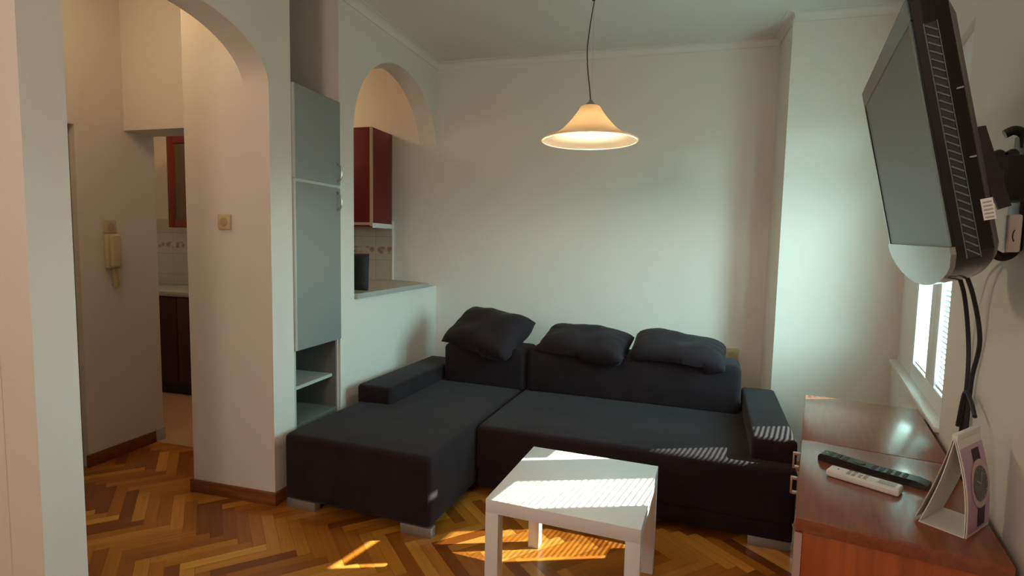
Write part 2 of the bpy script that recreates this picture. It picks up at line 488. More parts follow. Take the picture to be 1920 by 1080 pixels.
hd = MB().box((SF - .028, 1.378, 1.36), (SF - .018, 1.398, 1.47), .004).box((SF - .02, 1.382, 1.395), (SF, 1.394, 1.435), .002)
hd.build('window_handle', M['whiteplast'], win)

def blind(name, g, label, open_, gaps, ztop):
    """small venetian blind hung in front of a sash's glass"""
    root = thing(name, label, 'blind', mat=MR.copy())
    a, b = g[0] + gaps[0], g[1] - gaps[1]
    top = ztop - gaps[2]
    MB().box((SF + .004, a, top - .018), (SF + .026, b, top), .002).build('head_rail', M['frame'], root)
    sl = MB(); z = top - .03; pitch, w = 0.021, 0.0165
    while z > ZG0 + .03:
        ang = math.radians(18 if open_[0] < z < open_[1] else -62)
        c = Vector((SF + .015, 0, z))
        d = Vector((-math.cos(ang), 0, -math.sin(ang))) * (w / 2)
        nn = Vector((-d.z, 0, d.x)).normalized() * 0.0006
        b_ = bmesh.new(); vs = []
        for y in (a, b):
            for k in (-1, -.33, .33, 1):
                bow = nn * (1.2 if abs(k) < .5 else 0)
                vs.append((c + d * k + nn + bow + Vector((0, y, 0)), c + d * k - nn + bow + Vector((0, y, 0))))
        V = [[b_.verts.new(p) for p in q] for q in vs]
        for k in range(3):
            b_.faces.new((V[k][0], V[k + 1][0], V[5 + k][0], V[4 + k][0]))
            b_.faces.new((V[k][1], V[4 + k][1], V[5 + k][1], V[k + 1][1]))
        bmesh.ops.recalc_face_normals(b_, faces=list(b_.faces))
        sl.add(b_)
        z -= pitch
    sl.build('slats', M['slat'], root)
    MB().box((SF + .006, a, ZG0 + .008), (SF + .024, b, ZG0 + .020), .002).build('bottom_rail', M['frame'], root)
    for y in (a + .05, b - .05):
        MB().tube([(SF + .006, y, ZG0 + .015), (SF + .006, y, top - .01)], .0008, 6).build('ladder_cord', M['whiteplast'], root)
    return root
blind('venetian_blind', GB, 'narrow pale venetian blind in the window sash farther from the television', (0, 1.83), (.030, .022, .075), ZG1)
blind('venetian_blind', GA, 'narrow pale venetian blind in the window sash nearest the television', (1.22, 9), (.006, .006, .03), ZA1)

# ------------------------------------------------------------------ corner sofa
SOF = dict(x=-0.985, y=2.205, a=-0.072)
sofa = thing('corner_sofa', 'charcoal fabric corner sofa with a chaise on the left', 'sofa', (SOF['x'], SOF['y'], 0), SOF['a'])
ZL, ZC = 0.045, 0.385
def softbox(lo, hi, r=.03, seg=4, crown=0.0, nx=14, ny=14):
    """box with rounded edges; crown lifts the middle of the top"""
    b = bmesh.new()
    bmesh.ops.create_cube(b, size=1.0)
    bmesh.ops.subdivide_edges(b, edges=list(b.edges), cuts=1, use_grid_fill=True)
    bmesh.ops.delete(b, geom=[], context='VERTS')
    b.free()
    mb = MB().box(lo, hi, r, seg)
    if crown:
        bm = mb.bm
        bmesh.ops.subdivide_edges(bm, edges=[e for e in bm.edges if e.calc_length() > .12], cuts=7, use_grid_fill=True)
        cx, cy = (lo[0] + hi[0]) / 2, (lo[1] + hi[1]) / 2
        for v in bm.verts:
            if v.co.z > hi[2] - r * .5:
                u = min(1, abs(v.co.x - cx) / ((hi[0] - lo[0]) / 2)); w = min(1, abs(v.co.y - cy) / ((hi[1] - lo[1]) / 2))
                v.co.z += crown * (1 - u ** 4) * (1 - w ** 4) + .003 * noise.noise(v.co * 7)
    return mb
YBK = 1.56                                 # back of the sofa
softbox((-.842, 0.0, ZL), (-.004, YBK, ZC), .028, 4, .006).build('chaise_seat', M['fabric'], sofa, angle=60)
softbox((.004, .50, .125), (1.56, YBK, ZC), .026, 4, .006).build('seat', M['fabric'], sofa, angle=60)
MB().box((.010, .508, ZL), (1.554, YBK - .01, .127), .008).build('bed_drawer', M['fabric'], sofa)
softbox((-.585, 1.262, ZC - .02), (.018, YBK, .655), .035, 4).build('backrest', M['fabric'], sofa, angle=60)
softbox((.030, 1.262, ZC - .02), (1.355, YBK, .675), .04, 4).build('backrest', M['fabric'], sofa, angle=60)
softbox((-.842, .610, ZC - .03), (-.602, YBK, .492), .024, 4).build('armrest', M['fabric'], sofa, angle=60)
softbox((1.372, .583, ZC - .03), (1.566, YBK, .492), .024, 4).build('armrest', M['fabric'], sofa, angle=60)
for x0, x1, y0, y1 in ((-.83, -.655, .006, .05), (-.165, -.002, .006, .05), (1.37, 1.55, .515, .56), (-.83, -.655, 1.48, 1.53), (1.37, 1.55, 1.48, 1.53)):
    lg = MB().box((x0, y0, 0), (x1, y1, ZL + .002), .002).build('leg', M['legmetal'], sofa)
    lg['label'] = 'flat grey metal leg'

MS = Matrix.Translation((SOF['x'], SOF['y'], 0)) @ Matrix.Rotation(SOF['a'], 4, 'Z')
def cushion(name, label, W, D, T, mw, seed, group, rest=None):
    """pillow with pinched corners, a seam and soft creases"""
    b = bmesh.new(); n = 26
    def pos(u, v, side):
        e = 0.5
        pin = 1 - 0.10 * ((1 - u * u) * (v ** 2) ** 1 + 0) ; pin2 = 1 - 0.10 * (1 - v * v) * (u ** 2)
        x = u * W / 2 * (1 - 0.045 * (1 - v * v) * u * u - .05 * (u * v) ** 4); y = v * D / 2 * (1 - 0.05 * (1 - u * u) * v * v - .05 * (u * v) ** 4)
        h = max(0, (1 - u ** 4)) ** .55 * max(0, (1 - v ** 4)) ** .55
        z = side * T / 2 * h
        q = Vector((x * 6 + seed * 3.1, y * 6, side * 1.7))
        z += side * h * .35 * T * (noise.noise(q) * .35)
        edge = max(abs(u), abs(v))
        z += side * T * .022 * h * math.sin(14 * math.atan2(v, u) + seed) * edge ** 3
        return Vector((x, y, z))
    G = {}
    for s in (1, -1):
        for i in range(n + 1):
            for j in range(n + 1):
                u, v = -1 + 2 * i / n, -1 + 2 * j / n
                if s == -1 and (i in (0, n) or j in (0, n)):
                    G[s, i, j] = G[1, i, j]
                else:
                    G[s, i, j] = b.verts.new(pos(u, v, s))
    for s in (1, -1):
        for i in range(n):
            for j in range(n):
                f = [G[s, i, j], G[s, i + 1, j], G[s, i + 1, j + 1], G[s, i, j + 1]]
                b.faces.new(f if s == 1 else f[::-1])
    bmesh.ops.recalc_face_normals(b, faces=list(b.faces))
    if rest is not None:                  # the underside flattens where it lies on the backrest
        A = MS.inverted() @ mw; Ai = A.inverted()
        for v_ in b.verts:
            p = A @ v_.co
            if p.y > 1.25 and p.z < rest:
                p.z = rest + .0015 - .02 * max(0.0, min(1.0, (1.262 - p.y) / .012))
                v_.co = Ai @ p
            elif p.z < rest and p.y <= 1.25:
                p.y = min(p.y, 1.252); v_.co = Ai @ p
    mb = MB(); mb.add(b)
    o = mb.build(name, M['fabric'], None, angle=80, mw=mw)
    return tag(o, label, 'cushion', group)
def RX(a): return Matrix.Rotation(math.radians(a), 4, 'X')
def RY(a): return Matrix.Rotation(math.radians(a), 4, 'Y')
def RZ(a): return Matrix.Rotation(math.radians(a), 4, 'Z')
g_ = 'cushions on the sofa back'
cushion('cushion', 'plump charcoal cushion tilted on the chaise backrest, leftmost of the three', .60, .42, .21,
        MS @ Matrix.Translation((-.300, 1.385, .735)) @ RZ(-20) @ RX(32) @ RY(6), 1, g_, .656)
cushion('cushion', 'charcoal cushion lying on the long backrest beside the chaise end, middle of three', .61, .35, .185,
        MS @ Matrix.Translation((.395, 1.385, .710)) @ RZ(-7) @ RX(19) @ RY(1), 2, g_, .676)
cushion('cushion', 'charcoal cushion lying on the long backrest nearest the wall socket', .58, .34, .18,
        MS @ Matrix.Translation((.990, 1.385, .716)) @ RZ(-2) @ RX(17) @ RY(5), 3, g_, .676)

# ------------------------------------------------------------------ low white table
TB = thing('coffee_table', 'small square white coffee table in front of the sofa', 'table', (-0.2896, 2.0425, 0), -0.0845)
MB().box((-.275, -.275, .40), (.275, .275, .45), .002).build('tabletop', M['lacquer'], TB)
for sx in (-1, 1):
    for sy in (-1, 1):
        x, y = sx * .25, sy * .25
        MB().box((x - .025, y - .025, 0), (x + .025, y + .025, .401), .0015).build('leg', M['lacquer'], TB)

# ------------------------------------------------------------------ tall cupboard in the niche
cb = thing('tall_cupboard', 'tall grey two-door cupboard in the niche beside the big arch', 'cupboard', (0, 0, 0))
X1 = lw(2.6) + .004; X0 = -2.335; c0, c1 = 2.424, 2.831
ZTOP = 2.165
bd = MB()
bd.box((X0, c0, 0.0), (X1 - .018, c0 + .018, ZTOP)).box((X0, c1 - .018, 0.0), (X1 - .018, c1, ZTOP))
bd.box((X0, c0, ZTOP - .018), (X1 - .018, c1, ZTOP)).box((X0, c0, 0.0), (X0 + .01, c1, ZTOP))
bd.box((X0, c0, .765), (X1 - .02, c1, .783)).box((X0, c0, .06), (X1 - .02, c1, .36))
bd.build('carcass', M['greydark'], cb)
e_ = MB().box((X1 - .018, c0, 0), (X1 - .012, c0 + .016, .770)).box((X1 - .018, c1 - .012, 0), (X1 - .012, c1, .770))
e_.build('edge_strip', M['greyedge'], cb)
sh = MB().box((X0 + .01, c0 + .018, .543), (X1 - .045, c1 - .018, .562)).build('shelf', M['greyedge'], cb)
for z0, z1, hz in ((1.684, ZTOP, (1.70, 1.81)), (.773, 1.668, (1.535, 1.645))):
    dr = MB().box((X1 - .018, c0 + .001, z0), (X1 + .002, c1 + .012, z1), .002).build('door', M['greylam'], cb)
    MB().box((X1 - .017, c0 - .001, z0 + .001), (X1 + .004, c0 + .012, z1 - .001), .001).build('edge_band', M['greyedge'], dr)
    hb = MB().tube(spline([(X1 - .001, c1 - .022, hz[0]), (X1 + .024, c1 - .022, hz[0] + .018), (X1 + .031, c1 - .022, (hz[0] + hz[1]) / 2), (X1 + .024, c1 - .022, hz[1] - .018), (X1 - .001, c1 - .022, hz[1])], 6), .0055, 10)
    hb.build('handle', M['steel'], dr)
MB().box((X1 - .016, c0, 1.668), (X1 - .002, c1 + .008, 1.684)).build('door_gap_rail', M['greyedge'], cb)

# ------------------------------------------------------------------ breakfast counter and kitchen
zc0, zc1 = 1.0005, 1.033
ct = MB()
ct.prism([(lw(2.99) + .022, 2.986), (lw(4.0) + .022, 4.005), (-2.20, 4.180), (-2.34, 4.180), (-2.34, 2.986)], lambda a, b, k: Vector((a, b, zc0 if k == 0 else zc1)))
co = ct.build('breakfast_counter', M['counter'])
tag(co, 'grey breakfast counter slab on the half wall under the small arch', 'counter')
bg = cushion('bag', 'dark bag standing on the counter at the small arch', .30, .25, .07,
             Matrix.Translation((-1.985, 3.12, zc1 + .128)) @ RZ(0) @ RX(87), 5, None)
bg['category'] = 'bag'; bg.data.materials[0] = M['blackcloth']

def upper_cab(label, x0, x1, glass):
    r = thing('wall_cabinet', label, 'cabinet', (0, 0, 0))
    y0, y1, z0, z1 = 3.88, YB - .001, 1.478 if not glass else 1.445, 2.25
    MB().box((x0, y0, z0), (x1, y1, z1), .001).build('carcass', M['redcab'], r)
    if glass:
        d = MB()
        for a, b, c, e in ((x0, x0 + .07, z0, z1), (x1 - .07, x1, z0, z1), (x0 + .07, x1 - .07, z0, z0 + .07), (x0 + .07, x1 - .07, z1 - .07, z1)):
            d.box((a, y0 - .02, c), (b, y0, e), .002)
        dd = d.build('door', M['redcab'], r)
        MB().box((x0 + .068, y0 - .010, z0 + .068), (x1 - .068, y0 - .004, z1 - .068)).build('glass_panel', M['smoked'], dd)
    else:
        MB().box((x0, y0 - .02, z0 + .03), (x1 - .006, y0, z1), .002).build('door', M['redcab'], r)
        MB().box((x1 - .018, y0 - .022, z0), (x1 + .001, y0 - .003, z1 + .001)).build('edge_strip', M['pinkedge'], r)
        MB().box((x0, y0 - .021, z0 + .008), (x1 - .018, y0 - .006, z0 + .030)).build('bottom_rail', M['pinkedge'], r)
        b = MB().box((x1 - .002, y0 - .01, z0 - .012), (x1 + .004, y1, z0 + .026), .001).build('bottom_trim', M['frame'], r)
    return r
upper_cab('dark red wall cabinet seen side-on through the small arch', -2.85, -2.25, False)
upper_cab('red-brown wall cabinet with a glass door, seen through the hall doorway', -4.285, -3.60, True)
bc = thing('base_cabinet', 'very dark base cabinet seen through the hall doorway', 'cabinet', (0, 0, 0))
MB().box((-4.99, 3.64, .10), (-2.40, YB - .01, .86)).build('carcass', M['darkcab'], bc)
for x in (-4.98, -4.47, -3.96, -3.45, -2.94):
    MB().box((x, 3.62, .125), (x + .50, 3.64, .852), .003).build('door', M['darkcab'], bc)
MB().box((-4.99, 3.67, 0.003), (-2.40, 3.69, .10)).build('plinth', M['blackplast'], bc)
wt = MB().box((-4.99, 3.60, .86), (-2.40, YB - .009, .90), .003).build('kitchen_worktop', M['counter'])
tag(wt, 'worktop slab on the dark base cabinet in the kitchen', 'worktop')

# ------------------------------------------------------------------ things on the walls
def rocker(name, label, mw):
    r = thing(name, label, 'switch', mat=mw)
    MB().box((-.038, -.012, -.038), (.038, 0, .038), .003).build('plate', M['beige'], r)
    MB().lathe([(0, .0165), (.020, .0165), (.023, .013), (.0235, .011)], 32, RX(90)).build('rotary_knob', M['beigedk'], r)
    return r
rocker('light_switch', 'square beige light switch on the pier beside the big arch', Matrix.Translation((-2.150, 2.264, 1.446)))
rocker('light_switch', 'beige wall switch just above the intercom handset', Matrix.Translation((-3.22, 2.492, 1.417)) @ RZ(90))
ic = thing('intercom', 'beige intercom handset hung on the hall wall', 'intercom', mat=Matrix.Translation((-3.22, 2.495, 1.27)) @ RZ(90))
MB().box((-.043, -.03, -.105), (.043, 0, .105), .010, 3).build('base', M['beige'], ic)
hs = MB().box((-.030, -.055, -.095), (.028, -.028, .100), .010, 3)
hs.build('handset', M['beige'], ic)
MB().tube(spline([(.0, -.02, -.10), (.002, -.025, -.14), (.006, -.028, -.19), (.003, -.022, -.215)], 6), [.014] * 10 + [.018] * 8 + [.012], 12).build('coiled_cord', M['beigedk'], ic)

so = thing('wall_socket', 'beige wall socket with a plug behind the right cushion', 'socket', mat=Matrix.Translation((.500, YB, .600)))
MB().box((-.040, -.012, -.040), (.040, 0, .040), .004).build('plate', M['beige'], so)
MB().box((-.030, -.045, .000), (.004, -.011, .022), .004).build('plug', M['beigedk'], so)

# ------------------------------------------------------------------ pendant lamp
LX, LY, LZ = -0.368, 2.60, 1.853
pl = thing('pendant_lamp', 'cream bell-shaped glass pendant lamp hanging on a cord', 'lamp', (LX, LY, LZ))
prof = [(.226, .000), (.2265, .004), (.214, .012), (.190, .020), (.160, .032), (.130, .053), (.105, .078), (.082, .104), (.064, .128), (.053, .145), (.047, .156), (.040, .161), (.012, .163)]
inner = [(max(r - .005, .006), z - .003) for r, z in prof]
MB().lathe(prof + [(r, z) for r, z in reversed(inner)], 72).build('lamp_shade', M['shade'], pl, angle=60)
MB().lathe([(0, .190), (.007, .190), (.010, .182), (.020, .172), (.022, .163), (.012, .160), (.012, .158)], 24).build('cap', M['legmetal'], pl)
MB().lathe([(.0, .12), (.016, .12), (.017, .075), (.015, .07), (0, .07)], 24).build('bulb_holder', M['whiteplast'], pl)
MB().lathe([(0, .012), (.012, .0145), (.022, .022), (.027, .034), (.025, .046), (.018, .060), (.013, .072), (0, .075)], 24).build('bulb', M['bulb'], pl)
cz = [(0, 0, .18), (-.006, 0, .24), (-.018, 0, .33), (-.023, 0, .42), (-.014, 0, .52), (-.003, 0, .60), (.002, 0, .645), (.002, 0, .80), (.0, 0, H - LZ - .02)]
MB().tube(spline(cz, 8), .0028, 8).build('cord', M['cord'], pl)
MB().tube([(.004, 0, .18), (.003, 0, .40), (.002, 0, .64)], .0007, 6).build('support_wire', M['steel'], pl)
MB().lathe([(0, .632), (.007, .636), (.009, .648), (.006, .660), (0, .664)], 16).build('cord_clip', M['blackplast'], pl)
MB().lathe([(0, H - LZ - .045), (.03, H - LZ - .04), (.045, H - LZ - .015), (.045, H - LZ)], 32).build('ceiling_rose', M['whiteplast'], pl)

# ------------------------------------------------------------------ dresser: two low cupboards side by side
def chest(label, t0, t1, handles, near):
    r = thing('sideboard', label, 'sideboard', mat=MR @ Matrix.Translation((0, t0, 0)))
    w = t1 - t0; dp = .412; hh = .705
    MB().box((-.005, 0, hh - .036), (dp, w - .002, hh), .003).build('top_board', M['veneer'], r)
    MB().box((.012, .008, .0), (dp, .026, hh - .036), .001).build('side_panel', M['veneer_end'], r)
    MB().box((.012, w - .026, .0), (dp, w - .008, hh - .036), .001).build('side_panel', M['veneer_end'], r)
    MB().box((dp - .012, .02, .05), (dp - .002, w - .02, hh - .036)).box((.02, .02, .05), (dp, w - .02, .068)).build('carcass', M['veneer_end'], r)
    d = MB().box((-.004, .004, .055), (.014, w - .006, hh - .040), .002).build('door', M['veneer_end'], r)
    MB().box((-.0035, .0025, .056), (.0135, .0045, hh - .041)).build('edge_band', M['pinkedge'], d)
    MB().box((-.0035, w - .0065, .056), (.0135, w - .0045, hh - .041)).build('edge_band', M['pinkedge'], d)
    tz, z1 = (w - .085, .600) if near else (.075, .630)
    h = MB().box((-.030, tz - .006, z1 - .060), (-.023, tz + .006, z1), .002)
    h.box((-.025, tz - .005, z1 - .060), (-.003, tz + .005, z1 - .050), .001).box((-.025, tz - .005, z1 - .010), (-.003, tz + .005, z1), .001)
    h.build('handle', M['steel'], d)
    return r
chest('reddish brown low sideboard holding the remotes and desk calendar', -.045, .583, True, True)
chest('reddish brown low sideboard at the window end, nothing on top', .587, 1.262, True, False)

ZD = .7055
# black remote
def remote(name, label, p, q, w, h, mbody, detail):
    p, q = Vector(p), Vector(q); d = q - p
    L = d.length; a = math.atan2(d.y, d.x)
    r = thing(name, label, 'remote control', mat=MR @ Matrix.Translation((p.x, p.y, ZD)) @ Matrix.Rotation(a, 4, 'Z'))
    detail(r, L, w, h)
    return r
def det_black(r, L, w, h):
    def fn(a, b, k): return Vector((a, (-w / 2 if k == 0 else w / 2), b))
    MB().prism([(0, 0), (L, 0), (L, h * .55), (L * .9, h * .8), (L * .5, h * .75), (L * .1, h * .95), (L * .02, h * .9), (0, h * .6)], fn).build('body', M['blackplast'], r)
    bt = MB()
    def top(u):
        pts = [(0, .6), (.02, .9), (.1, .95), (.5, .75), (.9, .8), (1, .55)]
        for i in range(len(pts) - 1):
            if pts[i][0] <= u <= pts[i + 1][0]:
                f = (u - pts[i][0]) / (pts[i + 1][0] - pts[i][0]); return h * (pts[i][1] * (1 - f) + pts[i + 1][1] * f)
        return h * .6
    for i in range(11):
        u = .12 + i * .068
        if 3 <= i <= 5: continue
        for j in (-1, 0, 1):
            x, y, z = u * L, j * w * .26, top(u)
            bt.box((x - .0055, y - .0045, z - .002), (x + .0055, y + .0045, z + .0018), .001, 1)
    z = top(.39)
    b2 = bmesh.new(); bmesh.ops.create_cone(b2, cap_ends=True, segments=24, radius1=w * .33, radius2=w * .31, depth=.004)
    bt.add(b2, Matrix.Translation((.39 * L, 0, z)))
    bt.build('buttons', M['btn'], r)
    MB().box((.05 * L, -.003, top(.05) - .002), (.05 * L + .006, .003, top(.05) + .0012), .0005, 1).build('power_button', M['greyplast'], r)
remote('remote_control', 'long black television remote lying behind the white remote', (.052, .425), (.318, .333), .048, .024, None, det_black)
def det_white(r, L, w, h):
    MB().box((0, -w / 2, 0), (L, w / 2, h), .006, 3).build('body', M['whiteplast'], r)
    MB().box((L * .70, -w * .30, h - .001), (L * .93, w * .33, h + .0006), .0003, 1).build('display', M['greyplast'], r)
    bt = MB()
    for i, u in enumerate((.30, .37, .46, .53)):
        for j in (-1, 0, 1):
            if i == 2 and j == 1: continue
            bt.box((L * u - .0045, j * w * .26 - .0045, h - .001), (L * u + .0045, j * w * .26 + .0045, h + .0015), .001, 1)
    bt.build('buttons', M['greyplast'], r)
    MB().box((L * .13, -.002, h - .001), (L * .13 + .003, .004, h + .0008), .0003, 1).build('mark', M['btn'], r)
remote('remote_control', 'short white remote with grey buttons in front of the black one', (.072, .300), (.243, .242), .052, .021, None, det_white)

# desk calendar: folded card standing on the sideboard
cal = thing('desk_calendar', 'white folded desk calendar with a pink picture of a watch', 'calendar',
            mat=MR @ Matrix.Translation((.262, .088, ZD)) @ Matrix.Rotation(math.atan2(-.028, .084) - .17, 4, 'Z'))
BW, RL, HC, AX = .090, .140, .225, .056
def curve_front(f):      # f: 0 at the bottom, 1 at the ridge; bows outwards
    return Vector((BW + (AX - BW) * f + .010 * math.sin(PI * f), 0, HC * f))
def sheet(fn, n, t0, t1, th=.0012):
    mb = MB()
    b = bmesh.new(); rows = []
    for i in range(n + 1):
        f = i / n; p = fn(f); d = (fn(min(1, f + .02)) - fn(max(0, f - .02))).normalized(); nn = Vector((d.z, 0, -d.x)) * th / 2
        rows.append([b.verts.new(p + nn + Vector((0, t0, 0))), b.verts.new(p + nn + Vector((0, t1, 0))), b.verts.new(p - nn + Vector((0, t1, 0))), b.verts.new(p - nn + Vector((0, t0, 0)))])
    for i in range(n):
        for k in range(4):
            l = (k + 1) % 4
            b.faces.new((rows[i][k], rows[i][l], rows[i + 1][l], rows[i + 1][k]))
    b.faces.new(rows[0]); b.faces.new(rows[-1][::-1])
    bmesh.ops.recalc_face_normals(b, faces=list(b.faces))
    mb.add(b); return mb
def curve_back(f): return Vector((0 + AX * f + .006 * math.sin(PI * f), 0, HC * f))
st = sheet(curve_front, 16, 0, RL, .002)
st2 = sheet(curve_back, 16, 0, RL, .002); me_ = bpy.data.meshes.new('t'); st2.bm.to_mesh(me_); st.bm.from_mesh(me_); bpy.data.meshes.remove(me_)
st.box((0, 0, 0), (BW, RL, .002))
st.build('stand', M['paper'], cal)
def off(fn, d):
    def g(f):
        p = fn(f); q = (fn(min(1, f + .02)) - fn(max(0, f - .02))).normalized()
        return p + Vector((q.z, 0, -q.x)) * d
    return g
sheet(off(curve_front, .0032), 16, .001, RL - .001, .0016).build('page', M['paper'], cal)
leaf = sheet(lambda f: Vector((-.010 + (AX - .004 + .010) * f + .004 * math.sin(PI * f), 0, .006 + (HC - .006) * f)), 12, .004, RL - .004, .001).build('page', M['paper'], cal)
pf = off(curve_front, .0046)
pic = sheet(lambda f: pf(.03 + .87 * f), 16, .004, RL - .004, .0008).build('picture', M['pink'], cal)
po = off(curve_front, .0055)
def patch(poly, lift, m, name, parent):
    """flat printed shape on the picture: poly in (along ridge, up fraction)"""
    b = bmesh.new(); pp = off(curve_front, .0055 + lift)
    vs = []
    for a, f in poly:
        p = pp(min(1, max(0, f))); vs.append(b.verts.new(p + Vector((0, a, 0))))
    b.faces.new(vs)
    bmesh.ops.recalc_face_normals(b, faces=list(b.faces))
    r_ = bmesh.ops.extrude_face_region(b, geom=list(b.faces))
    mb = MB(); mb.add(b)
    return mb.build(name, m, parent, smooth=False)
cx_, cf_ = .082, .50
def ring(r, n=36): return [(cx_ + r * math.cos(2 * PI * i / n), cf_ + r / HC * math.sin(2 * PI * i / n)) for i in range(n)]
patch([(cx_ - .022, .86), (cx_ + .022, .86), (cx_ + .022, .70), (cx_ - .022, .70)], .0001, M['strap'], 'strap_print', pic)
patch([(cx_ - .024, .30), (cx_ + .024, .30), (cx_ + .022, .06), (cx_ - .022, .06)], .0001, M['strap'], 'strap_print', pic)
patch(ring(.056), .0004, M['rose'], 'watch_case_print', pic)
patch(ring(.041), .0008, M['dial'], 'dial_print', pic)
def bar(a0, f0, a1, f1, w):
    dx, dy = a1 - a0, (f1 - f0) * HC; l = math.hypot(dx, dy); nx, ny = -dy / l * w, dx / l * w / HC
    return [(a0 + nx, f0 + ny), (a1 + nx, f1 + ny), (a1 - nx, f1 - ny), (a0 - nx, f0 - ny)]
patch(bar(cx_, cf_, cx_ + .012, cf_ + .11, .0013), .0012, M['paper'], 'hand_print', pic)
patch(bar(cx_, cf_, cx_ - .026, cf_ + .055, .0013), .0012, M['paper'], 'hand_print', pic)
for k in range(12):
    a = k * PI / 6
    patch(bar(cx_ + .033 * math.cos(a), cf_ + .033 / HC * math.sin(a), cx_ + .038 * math.cos(a), cf_ + .038 / HC * math.sin(a), .0008), .0012, M['paper'], 'hour_mark_print', pic)
MB().box((AX - .006, 0, HC - .004), (AX + .006, RL, HC + .012), .002).build('binding_strip', M['whiteplast'], cal)

# ------------------------------------------------------------------ wall-mounted television
yaw, tilt, roll = 1.362, 0.219, -0.017
u = Vector((math.cos(yaw), math.sin(yaw), 0)); nn = Vector((-math.sin(yaw), math.cos(yaw), 0))
v = Vector((0, 0, 1)) * math.cos(tilt) + nn * math.sin(tilt)
v2 = v * math.cos(roll) + u * math.sin(roll); u2 = u * math.cos(roll) - v * math.sin(roll)
ax, az = -u2, v2; ay = az.cross(ax)
MT = Matrix(((ax.x, ay.x, az.x, .512), (ax.y, ay.y, az.y, 1.486), (ax.z, ay.z, az.z, 1.581), (0, 0, 0, 1)))
tv = thing('television', 'black flat television on a swing arm, tilted down over the sideboard', 'television', mat=MT)
SWd, SHt = .345, .2015      # half screen
BX, BT, BB = .362, .245, -.235
def tv_outline(n=28, grow=0.0):
    pts = [(BX + grow, BB + .02), (BX + grow, BT - .012), (BX - .012 + grow, BT + grow), (-BX + .012 - grow, BT + grow), (-BX - grow, BT - .012), (-BX - grow, BB + .02)]
    for i in range(1, n):
        f = i / n; x = -BX - grow + 2 * (BX + grow) * f
        pts.append((x, BB + .02 - (.078 + grow) * math.sin(PI * f) ** .55))
    return pts
bz = MB()
ol = tv_outline()
# frame ring around the screen: front face split so that the screen is set in
bz.prism(ol, lambda a, b, k: Vector((a, .004 + 0.014 * k, b)))
for lo, hi in (((-BX, 0, SHt), (BX, .005, BT)), ((-BX, 0, -SHt), (-SWd, .005, SHt)), ((SWd, 0, -SHt), (BX, .005, SHt))):
    bz.box(lo, hi, .0015, 1)
bz.build('bezel', M['gloss'], tv, angle=30)
MB().box((-SWd, .002, -SHt), (SWd, .0045, SHt)).build('screen', M['screen'], tv)
ch = MB()
cp = [(BX, -SHt), (-BX, -SHt), (-BX, BB + .02)] + [(x, z) for x, z in ol[6:]] + [(BX, BB + .02)]
ch.prism(cp, lambda a, b, k: Vector((a, -.004 + .008 * k, b)))
ch.build('chin', M['chin'], tv, angle=30)
# back shell: swells towards the lower middle
bs = MB()
b = bmesh.new(); rings = []
for y, sc, dz in ((.017, .995, 0), (.040, .992, -.001), (.058, .975, -.004), (.070, .92, -.010), (.078, .74, -.02)):
    rings.append([b.verts.new((x * sc, y, (z + .02) * (sc - (1 - sc) * .15) - .02 + dz)) for x, z in ol])
for i in range(len(rings) - 1):
    for k in range(len(ol)):
        l = (k + 1) % len(ol)
        b.faces.new((rings[i][k], rings[i][l], rings[i + 1][l], rings[i + 1][k]))
b.faces.new(rings[-1]); b.faces.new(rings[0][::-1])
bmesh.ops.recalc_face_normals(b, faces=list(b.faces)); bs.add(b)
bs.build('back_shell', M['gloss'], tv, angle=40)
# vent strip on the side nearest the viewer
vt = MB().box((BX - .008, .018, -.225), (BX - .0015, .036, .190), .001, 1)
vt.build('vent_recess', M['blackplast'], tv)
vr = MB()
for i in range(28):
    z = -.215 + i * .0146
    mt_ = Matrix.Translation((BX - .0004, .027, z)) @ RX(-38)
    vr.box((-.0016, -.0105, -.0014), (.0016, .0105, .0014), .0004, 1, mt_)
vr.box((BX - .003, .0165, -.225), (BX + .0014, .0182, .190), .0005, 1).box((BX - .003, .0358, -.225), (BX + .0010, .0372, .190), .0005, 1)
vr.build('vent_ribs', M['vent'], tv)
lb = MB().box((BX - .012, .050, -.165), (BX - .0042, .0665, -.128)).build('barcode_label', M['whiteplast'], tv)
lb['label'] = 'small white barcode sticker'
bl = MB()
for i in range(5):
    bl.box((BX - .006, .052, -.162 + i * .0065), (BX - .0038, .0645, -.159 + i * .0065))
bl.build('barcode', M['greyplast'], lb)
for z in (.065, -.055):
    MB().box((BX - .015, .046, z), (BX - .0022, .056, z + .003), .0005, 1).build('clip', M['legmetal'], tv)

# swing-arm bracket between television and wall (wall frame s,t,z)
br = thing('wall_bracket', 'black swing-arm bracket holding the television to the wall', 'bracket', mat=MR.copy())
MB().box((SW - .014, .205, 1.375), (SW - .001, .300, 1.66), .003).build('wall_plate', M['blackplast'], br)
for z, d_ in ((1.372, -1), (1.655, 1)):
    hp = spline([(SW - .006, .235, z - d_ * .03), (SW - .012, .235, z), (SW - .030, .235, z + d_ * .012), (SW - .048, .235, z + d_ * .004)], 6)
    MB().tube(hp, .011, 10).build('hook', M['blackplast'], br)
ar = MB().box((.300, .085, 1.490), (SW - .012, .215, 1.590), .008)
ar.build('arm', M['blackplast'], br)
for k in range(3):
    MB().lathe([(0, -.045), (.009, -.045), (.012, -.038), (.012, .038), (.009, .045), (0, .045)], 16, Matrix.Translation((.330 + .024 * k, .15, 1.594)) @ RX(90)).build('pivot', M['blackplast'], br)
MB().box((.242, -.004, 1.49), (.262, .165, 1.645), .003).build('mounting_plate', M['blackplast'], br)
MB().box((.258, .03, 1.50), (.304, .145, 1.585), .005).build('swivel_block', M['blackplast'], br)
